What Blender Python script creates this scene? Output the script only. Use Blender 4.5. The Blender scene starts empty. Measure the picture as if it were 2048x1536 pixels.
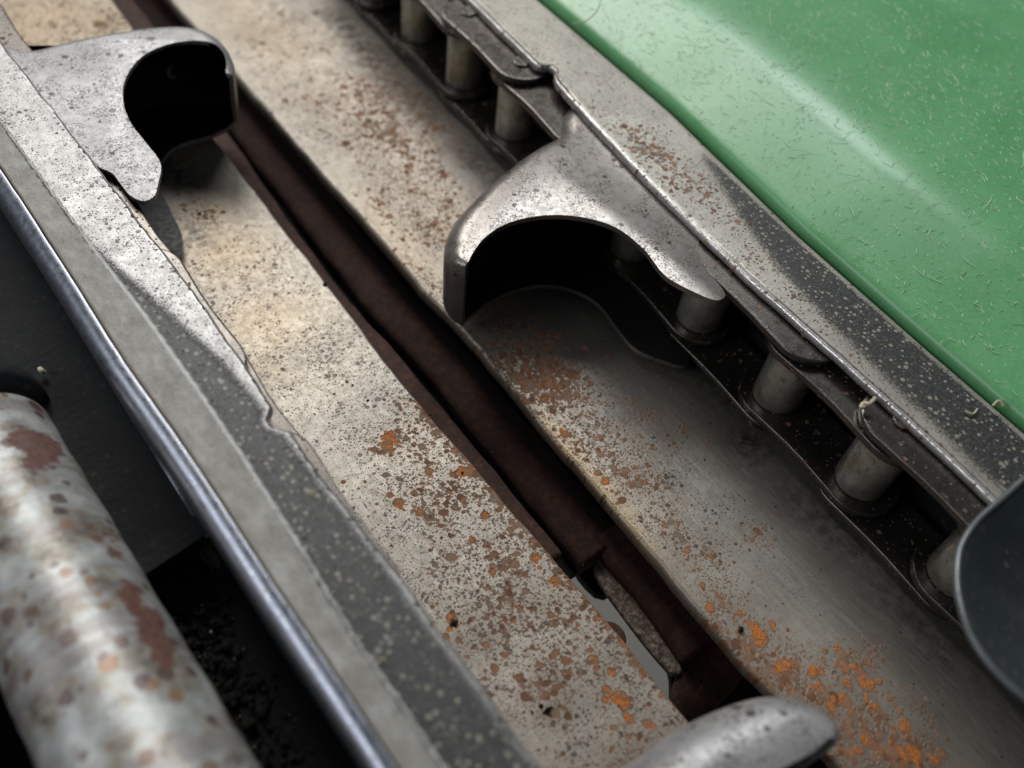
import bpy, math, random
import numpy as np
from mathutils import Matrix, Vector
random.seed(7); rng = np.random.default_rng(7)
S = 0.001                       # everything below is written in millimetres
SC = bpy.context.scene
COL = SC.collection

# ------------------------------------------------------------------ camera
F_, CX, CY, H = 1778.0, 1024.0, 768.0, 244.0
R = np.array([[ 0.80668587,  0.41480954, -0.42094055],
              [-0.58353203,  0.67180601, -0.45625328],
              [ 0.09353217,  0.61368537,  0.78399107]])
cam = bpy.data.cameras.new('camera'); co = bpy.data.objects.new('camera', cam); COL.objects.link(co)
m = Matrix.Identity(4)
for i in range(3):
    for j in range(3): m[i][j] = R[i, j]
m.translation = Vector((0, 0, H*S))
co.matrix_world = m
cam.sensor_width = 36; cam.lens = 36*F_/2048; cam.clip_start = 0.01; cam.clip_end = 50
cam.dof.use_dof = True; cam.dof.focus_distance = 0.285; cam.dof.aperture_fstop = 6.5
SC.camera = co

# ------------------------------------------------------------------ light
W = bpy.data.worlds.new('World'); SC.world = W; W.use_nodes = True
bg = W.node_tree.nodes['Background']; bg.inputs[0].default_value = (0.66, 0.74, 0.85, 1); bg.inputs[1].default_value = 0.09
def area(name, loc, target, sx, sy, power, col):
    l = bpy.data.lights.new(name, 'AREA'); l.shape = 'RECTANGLE'; l.size = sx; l.size_y = sy; l.energy = power; l.color = col
    o = bpy.data.objects.new(name, l); COL.objects.link(o); o.location = loc
    o.rotation_euler = (Vector(target)-Vector(loc)).to_track_quat('-Z', 'Y').to_euler(); return o
area('doorway_light', (0.45, 1.75, 1.55), (0.12, 0.22, 0), 1.1, 1.0, 32, (1.0, 0.98, 0.95))
area('added_side_light', (-1.5, 0.75, 1.05), (0.0, 0.15, 0), 1.3, 0.6, 9, (0.92, 0.95, 1.0))  # area lamp added for the bright stripe on the left rounded edge
area('added_overhead_light', (0.95, 0.90, 1.45), (0.2, 0.15, 0), 0.45, 0.45, 8, (0.93, 0.97, 1.0))  # unseen lamp added to bring up the highlight on the hood bend
SC.view_settings.view_transform = 'Standard'; SC.view_settings.look = 'None'
SC.view_settings.exposure = 0.0; SC.view_settings.gamma = 1.0
SC.render.engine = 'CYCLES'

# ------------------------------------------------------------------ geometry helpers (millimetres)
def U(px, py, z):
    r = R @ np.array([px-CX, CY-py, -F_]); t = (H-z)/(-r[2])
    return np.array([r[0]*t, r[1]*t, z])
def edge(pts, z):
    """X as a function of Y for a nearly lengthwise edge, extrapolated past its ends"""
    w = [U(p[0], p[1], z if len(p) == 2 else p[2])[:2] for p in pts]
    w = sorted([(q[1], q[0]) for q in w]); ys = np.array([q[0] for q in w]); xs = np.array([q[1] for q in w])
    s0 = (xs[-1]-xs[0])/(ys[-1]-ys[0])
    ys = np.concatenate([[ys[0]-400], ys, [ys[-1]+400]]); xs = np.concatenate([[xs[0]-s0*400], xs, [xs[-1]+s0*400]])
    return lambda y: np.interp(y, ys, xs)
def wob(y, amp, L, seed):
    r = np.random.default_rng(seed); v = np.zeros_like(np.asarray(y, float))
    for k in range(5):
        v = v + amp/(k+1)*np.sin(y*2*math.pi/(L/(k*0.8+1)) + r.uniform(0, 6.28))*r.uniform(.5, 1)
    return v
def sstep(a, b, x): t = np.clip((x-a)/(b-a), 0, 1); return t*t*(3-2*t)

def mk(name, verts, faces, mat, parent=None, smooth=False, attrs=None):
    me = bpy.data.meshes.new(name); me.from_pydata((np.asarray(verts, float)*S).tolist(), [], faces)
    if smooth: me.polygons.foreach_set('use_smooth', [True]*len(me.polygons))
    if attrs:
        for k, v in attrs.items():
            a = me.attributes.new(k, 'FLOAT', 'POINT'); a.data.foreach_set('value', np.asarray(v, np.float32))
    me.materials.append(mat); me.update()
    o = bpy.data.objects.new(name, me); COL.objects.link(o)
    if parent: o.parent = parent
    return o
def bevel(o, w=0.6, seg=3, ang=35):
    b = o.modifiers.new('bevel', 'BEVEL'); b.width = w*S; b.segments = seg; b.limit_method = 'ANGLE'; b.angle_limit = math.radians(ang)
    b.harden_normals = False; return o
def tag(o, label=None, cat=None, group=None, kind=None):
    if label: o['label'] = label
    if cat: o['category'] = cat
    if group: o['group'] = group
    if kind: o['kind'] = kind
    return o
def empty(name, loc=(0, 0, 0)):
    o = bpy.data.objects.new(name, None); COL.objects.link(o); o.empty_display_size = 0.01
    o.location = [c*S for c in loc]; return o
def sweep(name, ys, sec, mat, parent=None, attrs=None, smooth=True, closed=True, caps=True):
    """sec(ys) -> list of (X array, Z array); one column of vertices per entry"""
    cols = sec(ys); n = len(cols); ny = len(ys)
    V = np.zeros((ny, n, 3))
    for i, (x, z) in enumerate(cols): V[:, i, 0] = x; V[:, i, 1] = ys; V[:, i, 2] = z
    fs = []
    for j in range(ny-1):
        for i in range(n if closed else n-1):
            k = (i+1) % n; fs.append((j*n+i, j*n+k, (j+1)*n+k, (j+1)*n+i))
    if closed and caps: fs.append(tuple(range(n-1, -1, -1))); fs.append(tuple((ny-1)*n+i for i in range(n)))
    V = V.reshape(-1, 3); A = {k: f(V[:, 0], V[:, 1], V[:, 2]) for k, f in (attrs or {}).items()}
    return mk(name, V, fs, mat, parent, smooth, A)
def extrude(name, out, z0, z1, mat, parent=None, bev=0.6, smooth=False):
    n = len(out); a = sum(out[i][0]*out[(i+1) % n][1]-out[(i+1) % n][0]*out[i][1] for i in range(n))
    if a < 0: out = out[::-1]
    V = [(p[0], p[1], z0) for p in out]+[(p[0], p[1], z1) for p in out]
    fs = [tuple(range(n-1, -1, -1)), tuple(range(n, 2*n))]+[(i, (i+1) % n, n+(i+1) % n, n+i) for i in range(n)]
    o = mk(name, V, fs, mat, parent, smooth)
    if bev: bevel(o, bev)
    return o
def spline(pts, n):
    p = np.array(pts, float); t = np.concatenate([[0], np.cumsum(np.maximum(np.linalg.norm(np.diff(p, axis=0), axis=1), 1e-6)**.5)])
    out = []
    P = np.vstack([2*p[0]-p[1], p, 2*p[-1]-p[-2]]); T = np.concatenate([[t[0]-(t[1]-t[0])], t, [t[-1]+(t[-1]-t[-2])]])
    for s in np.linspace(t[0], t[-1], n):
        i = min(max(np.searchsorted(t, s, 'right')-1, 0), len(t)-2)+1
        t0, t1, t2, t3 = T[i-1:i+3]; a, b, c, d = P[i-1:i+3]
        A1 = (t1-s)/(t1-t0)*a+(s-t0)/(t1-t0)*b; A2 = (t2-s)/(t2-t1)*b+(s-t1)/(t2-t1)*c; A3 = (t3-s)/(t3-t2)*c+(s-t2)/(t3-t2)*d
        B1 = (t2-s)/(t2-t0)*A1+(s-t0)/(t2-t0)*A2; B2 = (t3-s)/(t3-t1)*A2+(s-t1)/(t3-t1)*A3
        out.append((t2-s)/(t2-t1)*B1+(s-t1)/(t2-t1)*B2)
    return np.array(out)
def blobs(lst, z=0):
    """sum of soft round patches given as (px, py, radius_mm_x, radius_mm_y, amount)"""
    cs = [(U(b[0], b[1], z), b[2], b[3], b[4]) for b in lst]
    def f(x, y, zz=None):
        v = np.zeros(len(x))
        for c, rx, ry, a in cs:
            v = np.maximum(v, a*np.exp(-(((x-c[0])/rx)**2+((y-c[1])/ry)**2)))
        return v
    return f

# ------------------------------------------------------------------ material helpers
class NB:
    def __init__(s, name):
        s.m = bpy.data.materials.new(name); s.m.use_nodes = True; s.t = s.m.node_tree; s.n = s.t.nodes; s.l = s.t.links
        s.b = s.n['Principled BSDF']; s.out = s.n['Material Output']
        g = s.n.new('ShaderNodeNewGeometry'); mp = s.n.new('ShaderNodeVectorMath'); mp.operation = 'SCALE'; mp.inputs[3].default_value = 1000
        s.l.new(g.outputs['Position'], mp.inputs[0]); s.P = mp.outputs[0]; s.N = g.outputs['Normal']
    def put(s, sock, v):
        if hasattr(v, 'links') or isinstance(v, bpy.types.NodeSocket): s.l.new(v, sock)
        else: sock.default_value = v if not (isinstance(v, tuple) and len(v) == 3 and sock.type == 'RGBA') else (*v, 1)
    def math(s, op, a, b=None, c=None, clamp=False):
        n = s.n.new('ShaderNodeMath'); n.operation = op; n.use_clamp = clamp
        for i, v in enumerate((a, b, c)):
            if v is not None: s.put(n.inputs[i], v)
        return n.outputs[0]
    def ss(s, x, lo, hi, a=0.0, b=1.0):
        n = s.n.new('ShaderNodeMapRange'); n.interpolation_type = 'SMOOTHSTEP'
        s.put(n.inputs[0], x)
        for i, v in enumerate((lo, hi, a, b)): s.put(n.inputs[i+1], v)
        return n.outputs[0]
    def scale(s, v, k, off=(0, 0, 0)):
        n = s.n.new('ShaderNodeMapping'); s.l.new(v, n.inputs[0]); n.inputs[1].default_value = off
        n.inputs[3].default_value = k if isinstance(k, tuple) else (k, k, k); return n.outputs[0]
    def noise(s, scale, detail=3, rough=0.55, vec=None, off=(0, 0, 0), dim='3D'):
        n = s.n.new('ShaderNodeTexNoise'); n.noise_dimensions = dim; s.l.new(s.scale(vec or s.P, scale, off), n.inputs['Vector'])
        n.inputs['Scale'].default_value = 1; n.inputs['Detail'].default_value = detail; n.inputs['Roughness'].default_value = rough; return n
    def attr(s, k):
        n = s.n.new('ShaderNodeAttribute'); n.attribute_name = k; return n.outputs['Fac']
    def mix(s, f, a, b):
        n = s.n.new('ShaderNodeMix'); n.data_type = 'RGBA'; s.put(n.inputs[0], f); s.put(n.inputs[6], a); s.put(n.inputs[7], b); return n.outputs[2]
    def mixf(s, f, a, b):
        n = s.n.new('ShaderNodeMix'); s.put(n.inputs[0], f); s.put(n.inputs[2], a); s.put(n.inputs[3], b); return n.outputs[0]
    def warp(s, freq, amt):
        n = s.noise(freq, 3, .6)
        v = s.n.new('ShaderNodeVectorMath'); v.operation = 'SUBTRACT'; s.l.new(n.outputs['Color'], v.inputs[0]); v.inputs[1].default_value = (.5, .5, .5)
        w = s.n.new('ShaderNodeVectorMath'); w.operation = 'SCALE'; s.l.new(v.outputs[0], w.inputs[0]); w.inputs[3].default_value = amt
        a = s.n.new('ShaderNodeVectorMath'); a.operation = 'ADD'; s.l.new(s.P, a.inputs[0]); s.l.new(w.outputs[0], a.inputs[1]); return a.outputs[0]
    def spots(s, cell, dens, off=0.0, dim='2D', vec=None, soft=0.05, power=1.0):
        n = s.n.new('ShaderNodeTexVoronoi'); n.voronoi_dimensions = dim
        s.l.new(s.scale(vec or s.P, 1/cell, (off, off*1.7, 0)), n.inputs['Vector']); n.inputs['Scale'].default_value = 1
        sp = s.n.new('ShaderNodeSeparateColor'); s.l.new(n.outputs['Color'], sp.inputs[0])
        r = s.math('MULTIPLY', s.math('POWER', sp.outputs[0], power), s.math('MULTIPLY', dens, .62))
        d = s.math('SUBTRACT', r, n.outputs['Distance'])
        return s.ss(d, -soft*.2, soft), sp.outputs[1], s.ss(d, 0, .3)
    def ramp(s, f, stops):
        n = s.n.new('ShaderNodeValToRGB'); s.put(n.inputs[0], f); e = n.color_ramp.elements
        while len(e) < len(stops): e.new(0.5)
        for i, (p, c) in enumerate(stops): e[i].position = p; e[i].color = (*c, 1)
        return n.outputs[0]
    def bump(s, h, dist, strength=1.0, prev=None):
        n = s.n.new('ShaderNodeBump'); n.inputs['Strength'].default_value = strength; n.inputs['Distance'].default_value = dist*S
        s.l.new(h, n.inputs['Height'])
        if prev: s.l.new(prev, n.inputs['Normal'])
        return n.outputs[0]
    def done(s, col, rough, metal=0.0, normal=None, spec=None, coat=None):
        s.put(s.b.inputs['Base Color'], col); s.put(s.b.inputs['Roughness'], rough); s.put(s.b.inputs['Metallic'], metal)
        if normal: s.l.new(normal, s.b.inputs['Normal'])
        if spec is not None: s.b.inputs['Specular IOR Level'].default_value = spec
        if coat: s.b.inputs['Coat Weight'].default_value = coat[0]; s.b.inputs['Coat Roughness'].default_value = coat[1]
        return s.m
RUST = [(0, (.11, .046, .020)), (.25, (.19, .080, .034)), (.45, (.27, .115, .045)), (.62, (.38, .14, .045)), (.8, (.22, .135, .070)), (1, (.15, .12, .085))]

def worn_steel(name, base, metal, rough, dim='2D', rust_k=0.0, speck_k=0.5, use_attr=True, paint=None, dust=(.5, .47, .42), dust_k=0.0, brush=0.25, discs=False, pit=.8):
    """bare steel with fine pitting, round rust spots, solid rust and orange rust blooms; masks come from the mesh where it has them"""
    b = NB(name)
    wv = b.warp(.9, 1.1); wf = b.warp(2.5, .55)
    rust = b.math('ADD', b.attr('rust') if use_attr else 0.0, rust_k); rdn = b.math('MULTIPLY', rust, 1.75)
    bloom = b.math('MULTIPLY', b.attr('bloom'), 1.25) if use_attr else 0.0
    speck = b.math('MULTIPLY', b.math('ADD', b.attr('speck') if use_attr else 0.0, speck_k), 1.55)
    big = b.noise(.035, 4, .6).outputs['Fac']; mid = b.noise(.35, 4, .6).outputs['Fac']; fine = b.noise(3.2, 2, .6).outputs['Fac']
    st = b.noise((1.6, .10, 1.6), 3, .6).outputs['Fac']
    c = b.mix(b.ss(big, .35, .68), tuple(x*.82 for x in base), tuple(x*1.1 for x in base))
    c = b.mix(b.math('MULTIPLY', b.ss(b.noise(.06, 5, .6, off=(40, 0, 0)).outputs['Fac'], .45, .7), .45), c, tuple(x*.62 for x in base))
    c = b.mix(b.math('MULTIPLY', b.ss(mid, .4, .75), .35), c, tuple(x*.6 for x in base))
    c = b.mix(b.math('MULTIPLY', b.ss(st, .45, .7), brush), c, tuple(x*1.35 for x in base))
    c = b.mix(b.math('MULTIPLY', b.ss(fine, .3, .7), .22), c, tuple(x*.5 for x in base))
    if use_attr:
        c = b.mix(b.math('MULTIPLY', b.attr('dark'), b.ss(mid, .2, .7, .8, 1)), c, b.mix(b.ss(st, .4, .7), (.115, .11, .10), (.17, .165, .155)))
        c = b.mix(b.math('MULTIPLY', b.attr('tan'), b.ss(mid, .2, .6, .5, 1)), c, (.40, .29, .16))
        c = b.mix(b.math('MULTIPLY', b.attr('dark_patch'), b.ss(b.noise(.25, 5, .65).outputs['Fac'], .35, .6)), c, (.035, .03, .026))
    if dust_k:
        c = b.mix(b.math('MULTIPLY', b.ss(b.noise(1.1, 5, .7).outputs['Fac'], .3, .62), dust_k), c, dust)
    # pitting
    speck = b.math('MULTIPLY', speck, b.ss(b.noise(.09, 4, .6, off=(3, 77, 0)).outputs['Fac'], .35, .65, .45, 1.25))
    s1, g1, _ = b.spots(pit, speck, 3.1, dim, wf, .08, 2.0); s2, g2, _ = b.spots(2.3 if pit > .7 else 2.9, b.math('MULTIPLY', speck, .8 if pit > .7 else .55), 9.7, dim, wf, .06, 4.0)
    c = b.mix(b.math('MULTIPLY', s1, .88), c, b.mix(g1, (.035, .024, .018), (.13, .09, .065)))
    c = b.mix(b.math('MULTIPLY', s2, .8), c, (.03, .024, .022))
    # round rust spots, three sizes
    hgt = None; allr = None
    wn = b.math('MULTIPLY', b.math('SUBTRACT', b.noise(2.4, 4, .65, off=(9, 2, 0)).outputs['Fac'], .5), .28)
    for cell, k, off, pw in (((1.0, 1.0, 1.3, 1.0), (1.9, .8, 4.4, 1.6)) if discs else ((1.5, 1.05, 1.3, 1.0), (3.1, 1.0, 5.9, 1.5))):
        d = b.math('MULTIPLY', b.math('MULTIPLY', rdn, k), b.ss(b.noise(.11 if cell > 2 else .3, 3, .6, off=(off, 0, 0)).outputs['Fac'], .33, .62, .25, 1.0))
        s, g, h = b.spots(cell, d, off, dim, wv if cell > 2 else wf, .07, pw)
        rc = b.mix(b.math('MULTIPLY', b.ss(b.noise(1.6, 3, .7).outputs['Fac'], .4, .7), .45), b.ramp(g, RUST), (.085, .038, .02))
        c = b.mix(b.math('MULTIPLY', s, b.ss(g, 0, 1, .92, .6)), c, rc)
        allr = s if allr is None else b.math('MAXIMUM', allr, s)
    if discs:
        sd = b.math('ADD', b.attr('sd'), wn); cov = b.ss(sd, -.08, .10)
        rc = b.ramp(b.attr('hue'), RUST); rc = b.mix(b.math('MULTIPLY', b.ss(b.noise(1.1, 4, .7).outputs['Fac'], .42, .7), .5), rc, (.10, .045, .024))
        ring = b.math('MULTIPLY', b.ss(sd, .05, .2), b.ss(sd, .55, .25)); rc = b.mix(b.math('MULTIPLY', ring, .35), rc, (.085, .036, .02))
        halo = b.math('MULTIPLY', b.ss(sd, -1.3, 0), .22); c = b.mix(halo, c, (.26, .17, .10))
        c = b.mix(b.math('MULTIPLY', cov, b.ss(b.attr('hue'), .2, 1, .92, .62)), c, rc); allr = b.math('MAXIMUM', allr, cov)
    # solid rust
    sol = b.ss(b.math('ADD', rust, b.math('MULTIPLY', b.math('SUBTRACT', b.noise(.45, 6, .68).outputs['Fac'], .5), 2.0)), .98, 1.12)
    c = b.mix(b.math('MULTIPLY', sol, .9), c, b.ramp(b.noise(.8, 5, .7, off=(31, 0, 0)).outputs['Fac'], [(0.25, (.08, .032, .016)), (.5, (.20, .08, .034)), (.75, (.33, .15, .062))]))
    allr = b.math('MAXIMUM', allr, sol)
    # blooms
    if discs:
        ob = b.ss(b.math('ADD', b.attr('osd'), b.math('MULTIPLY', wn, 1.0)), -.12, .02)
    else:
        ob = b.math('MULTIPLY', bloom, 0.0)
    oc = b.ramp(b.noise(2.2, 5, .8, off=(7, 0, 0)).outputs['Fac'], [(.36, (.10, .03, .012)), (.45, (.40, .12, .024)), (.57, (.66, .23, .045)), (.75, (.78, .38, .11))])
    c = b.mix(b.math('MULTIPLY', ob, .95), c, oc)
    allr = b.math('MAXIMUM', allr, ob)
    mt = b.math('MULTIPLY', b.math('SUBTRACT', 1.0, b.math('MAXIMUM', allr, b.math('MULTIPLY', s1, .5))), metal)
    ro = b.mixf(allr, b.ss(mid, .2, .8, rough-.06, rough+.10), .82)
    hh = b.math('ADD', b.math('MULTIPLY', allr, .5), b.math('MULTIPLY', ob, b.noise(2.2, 4, .7, off=(3, 1, 0)).outputs['Fac']))
    hh = b.math('SUBTRACT', b.math('ADD', hh, b.math('MULTIPLY', fine, .10)), b.math('MULTIPLY', b.math('ADD', s1, s2), .12))
    if use_attr:
        po = b.math('MULTIPLY', b.attr('polish'), b.ss(b.noise(1.2, 4, .7, off=(60, 0, 0)).outputs['Fac'], .38, .5)); po = b.math('MULTIPLY', po, b.math('SUBTRACT', 1.0, allr))
        c = b.mix(po, c, (.80, .79, .78)); mt = b.mixf(po, mt, .95); ro = b.mixf(po, ro, .26)
    if paint:
        p = b.attr('paint'); nz = b.math('MULTIPLY', b.math('SUBTRACT', b.noise((3.2, 1.6, 3), 6, .8).outputs['Fac'], .5), 2.0)
        pm = b.ss(b.math('ADD', p, nz), .38, .66)
        pc = b.mix(b.math('MULTIPLY', b.ss(b.noise(.8, 5, .75, off=(5, 5, 0)).outputs['Fac'], .42, .75), .65), paint, (.13, .125, .115))
        d1, dg, _ = b.spots(1.6, .8, 41.0, dim, wf, .08, 3.5)
        pc = b.mix(b.math('MULTIPLY', d1, .8), pc, (.33, .31, .25))
        c = b.mix(pm, c, pc); mt = b.math('MULTIPLY', mt, b.math('SUBTRACT', 1.0, pm)); ro = b.mixf(pm, ro, .5)
        hh = b.math('ADD', hh, b.math('MULTIPLY', pm, .25))
    return b.done(c, ro, mt, b.bump(hh, .35, .9))

M = {}
M['deck'] = worn_steel('deck_steel', (.35, .315, .265), .5, .44, speck_k=.22, discs=True, brush=.4)
M['rail'] = worn_steel('rail_steel', (.42, .395, .345), .5, .42, speck_k=.35, paint=(.022, .024, .023))
M['paddle'] = worn_steel('paddle_steel', (.31, .285, .26), .72, .30, dim='3D', rust_k=.14, speck_k=.75, use_attr=True, brush=.1, pit=.5)
M['rim'] = worn_steel('pale_rim_steel', (.17, .185, .19), .5, .36, dim='3D', speck_k=.4, use_attr=False)
M['paddle_pale'] = worn_steel('pale_paddle_steel', (.38, .375, .375), .38, .40, dim='3D', rust_k=.05, speck_k=.85, use_attr=False, brush=.1, pit=.5)
M['link'] = worn_steel('oily_link_steel', (.13, .118, .105), .85, .25, dim='3D', rust_k=.34, speck_k=.3, use_attr=False)

def dark_gloss(name, col, rough, metal=0.0, dirt=.3):
    b = NB(name); n = b.noise(.5, 5, .65).outputs['Fac']; f = b.noise(2.5, 3, .6).outputs['Fac']
    c = b.mix(b.math('MULTIPLY', b.ss(n, .5, .8), dirt), col, (.12, .11, .10))
    s, g, _ = b.spots(2.6, .8, 2, '3D', b.warp(1.5, .8), .08, 9)
    c = b.mix(b.math('MULTIPLY', s, .08 if rough > .5 else .45), c, (.22, .20, .17))
    n2 = b.noise(.12, 6, .72, off=(12, 4, 0)).outputs['Fac']
    if rough > .5: c = b.mix(b.math('MULTIPLY', b.ss(n2, .5, .7), .5), c, (.014, .013, .011))
    return b.done(c, b.ss(n, .3, .8, rough, rough+.2), metal, b.bump(b.math('ADD', b.math('MULTIPLY', f, .4), b.math('MULTIPLY', n2, 2.5 if rough > .5 else .2)), .45 if rough > .5 else .15, .6))
M['black'] = dark_gloss('black_paint', (.010, .011, .012), .6, 0, .12); M['black'].node_tree.nodes['Principled BSDF'].inputs['Specular IOR Level'].default_value = .25
M['black_edge'] = dark_gloss('glossy_black_edge', (.34, .36, .41), .24, .9, .1)
M['blue_black'] = dark_gloss('blue_black_steel', (.040, .046, .052), .46, .35, .6)

b = NB('roller_steel'); n = b.noise((.12, .12, .12), 4, .6).outputs['Fac']; f = b.noise(.5, 5, .65).outputs['Fac']
c = b.ramp(n, [(.3, (.26, .23, .16)), (.5, (.42, .40, .33)), (.7, (.55, .54, .49))])
c = b.mix(b.math('MULTIPLY', b.ss(f, .55, .7), .6), c, (.06, .045, .03))
M['roller'] = b.done(c, b.ss(f, .3, .7, .24, .40), .7, b.bump(f, .1, .4), coat=(.6, .14))

b = NB('rust_brown'); n = b.noise(.35, 5, .7).outputs['Fac']; f = b.noise((2.2, .5, 2.2), 4, .7).outputs['Fac']
c = b.ramp(n, [(.25, (.012, .004, .002)), (.5, (.045, .014, .006)), (.72, (.11, .038, .016))])
c = b.mix(b.math('MULTIPLY', b.ss(f, .5, .75), .4), c, (.02, .008, .006))
M['rust'] = b.done(c, .75, 0, b.bump(f, .5, .9))
b = NB('dusty_rust'); n = b.noise(.5, 6, .75).outputs['Fac']
c = b.ramp(n, [(.35, (.04, .022, .015)), (.5, (.16, .12, .09)), (.68, (.45, .38, .32))])
M['dusty_rust'] = b.done(c, .8, 0, b.bump(n, .8, .9))

b = NB('green_plastic'); n = b.noise(.03, 4, .6).outputs['Fac']; f = b.noise(.9, 5, .7).outputs['Fac']; g = b.noise(4, 2, .6).outputs['Fac']
c = b.mix(b.ss(n, .3, .7), (.085, .32, .11), (.125, .385, .155))
c = b.mix(b.math('MULTIPLY', b.ss(f, .42, .72), .35), c, (.22, .44, .24))
lv = None
for k, (sx, sy, rz) in enumerate(((2.6, .28, .5), (2.4, .25, -.35), (2.2, .3, 1.3))):
    mp = b.n.new('ShaderNodeMapping'); mp.vector_type = 'TEXTURE'; b.l.new(b.warp(.25, 5.0), mp.inputs[0]); mp.inputs[2].default_value = (0, 0, rz)
    q = b.noise((sx, sy, 1), 2, .5, vec=mp.outputs[0], off=(k*17, 0, 0)).outputs['Fac']; q = b.ss(q, .70, .76)
    lv = q if lv is None else b.math('MAXIMUM', lv, q)
c = b.mix(b.math('MULTIPLY', lv, .5), c, (.42, .60, .42))
M['green'] = b.done(c, b.ss(f, .3, .7, .30, .44), 0, b.bump(b.math('ADD', b.math('MULTIPLY', g, .4), lv), .12, .8), coat=(.4, .22))

b = NB('galvanised'); wv = b.warp(.35, 3.0)
n = b.noise(.10, 5, .62, vec=wv).outputs['Fac']; f = b.noise(.7, 4, .6).outputs['Fac']; rg = b.noise((.015, .17, .015), 4, .65, vec=b.warp(.08, 5)).outputs['Fac']
c = b.ramp(n, [(.32, (.10, .08, .07)), (.43, (.27, .245, .20)), (.53, (.35, .365, .36)), (.68, (.50, .50, .465))])
c = b.mix(b.math('MULTIPLY', b.ss(rg, .50, .60), .6), c, (.20, .175, .17))
c = b.mix(b.math('MULTIPLY', b.ss(f, .5, .75), .3), c, (.42, .36, .26))
s, g, _ = b.spots(4.6, .95, 3, '3D', b.warp(.8, 1.8), .10, 1.4); c = b.mix(b.math('MULTIPLY', s, .8), c, b.ramp(g, [(0, (.07, .035, .03)), (.5, (.12, .065, .045)), (.85, (.26, .13, .055)), (1, (.16, .135, .12))]))
pr = b.ss(b.math('ADD', b.attr('rust'), b.math('MULTIPLY', b.math('SUBTRACT', b.noise(.16, 5, .6).outputs['Fac'], .5), 1.6)), .52, .62)
c = b.mix(b.math('MULTIPLY', pr, .9), c, b.ramp(f, [(.3, (.06, .018, .014)), (.7, (.16, .06, .04))]))
M['galv'] = b.done(c, b.mixf(pr, .36, .7), b.math('MULTIPLY', b.math('SUBTRACT', 1.0, pr), .22), b.bump(b.math('ADD', b.math('MULTIPLY', f, .6), rg), .4, .6))

b = NB('dusty_grey_band'); n = b.noise((.22, .12, .22), 6, .62, vec=b.warp(.5, 2)).outputs['Fac']; f = b.noise(2.2, 3, .7).outputs['Fac']
c = b.ramp(n, [(.3, (.15, .14, .115)), (.5, (.235, .225, .20)), (.7, (.35, .345, .325))])
c = b.mix(b.math('MULTIPLY', b.ss(f, .38, .66), .45), c, (.46, .455, .43)); c = b.mix(b.math('MULTIPLY', b.ss(b.noise(1.1, 4, .7, off=(8, 0, 0)).outputs['Fac'], .55, .7), .45), c, (.15, .125, .09))
ed = b.ss(b.math('ADD', b.attr('lip'), b.math('MULTIPLY', b.math('SUBTRACT', f, .5), 1.1)), .4, .7)
c = b.mix(b.math('MULTIPLY', ed, .85), c, (.62, .62, .60))
er = b.ss(b.math('ADD', b.attr('rust'), b.math('MULTIPLY', b.math('SUBTRACT', n, .5), .8)), .62, .75)
c = b.mix(b.math('MULTIPLY', er, .7), c, (.28, .17, .08))
M['band'] = b.done(c, .55, .3, b.bump(b.math('ADD', n, b.math('MULTIPLY', f, .5)), .5, .8))

b = NB('floor_concrete'); n = b.noise(.01, 4, .6).outputs['Fac']
M['floor'] = b.done(b.mix(n, (.19, .185, .165), (.27, .26, .235)), .8)
b = NB('straw'); n = b.noise(.8, 3).outputs['Fac']; M['straw'] = b.done(b.mix(n, (.40, .34, .22), (.62, .57, .44)), .8)
b = NB('pale_fibre'); M['fibre'] = b.done((.72, .85, .66), .9)
b = NB('packed_dirt'); n = b.noise(.8, 6, .75).outputs['Fac']; M['dirt'] = b.done(b.ramp(n, [(.3, (.008, .007, .006)), (.6, (.04, .035, .028)), (.75, (.22, .19, .14))]), .95, 0, b.bump(n, 1.5, 1))

# ------------------------------------------------------------------ floor under the machine
tag(mk('ground', [(-3000, -3000, -700), (3000, -3000, -700), (3000, 3000, -700), (-3000, 3000, -700)], [(0, 1, 2, 3)], M['floor']), kind='structure')

# ------------------------------------------------------------------ deck plates
YA, YB = -75.0, 520.0
gapL = edge([(225, 0), (352, 180), (500, 370), (565, 455), (650, 562), (800, 762), (850, 820), (950, 935), (1100, 1110), (1180, 1200), (1375, 1440)], 0)
gapR = edge([(340, 0), (480, 160), (640, 345), (690, 400), (760, 478), (840, 575), (905, 640), (960, 700), (1090, 860), (1220, 1010), (1370, 1190), (1500, 1345), (1560, 1400)], 0)
def plate(name, xe, width, side, nx, rolled, attrs, mat):
    ys = np.arange(YA, YB, .65)
    def sec(y):
        e = xe(y)+wob(y, .22, 37, 5+side); cols = []
        r = 1.8 if rolled else .8; T = 3.0
        a = np.linspace(math.pi, math.pi/2, 8) if side > 0 else np.linspace(0, math.pi/2, 8)
        wv = wob(y, .35, 120, 11+side)
        bot = [(e+side*0.0, 0*y-(5 if rolled else T))]
        top = [(e+side*r+np.cos(t)*r, wv*0+(-r+np.sin(t)*r)) for t in a]
        u = np.linspace(0, 1, nx)[1:]
        dish = [(e+side*(r+(width-r)*k), wv*math.sin(min(k*6, math.pi/2))+(-.9*math.exp(-((k-.22)/.14)**2) if rolled else -.25*math.sin(k*9))) for k in u]
        under = [(e+side*width, 0*y-T), (e+side*(r if rolled else 1), 0*y-T)]
        if rolled: under.append((e+side*1.9, 0*y-5))
        return bot+top+dish+under
    return sweep(name, ys, sec, mat, None, attrs)

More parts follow.
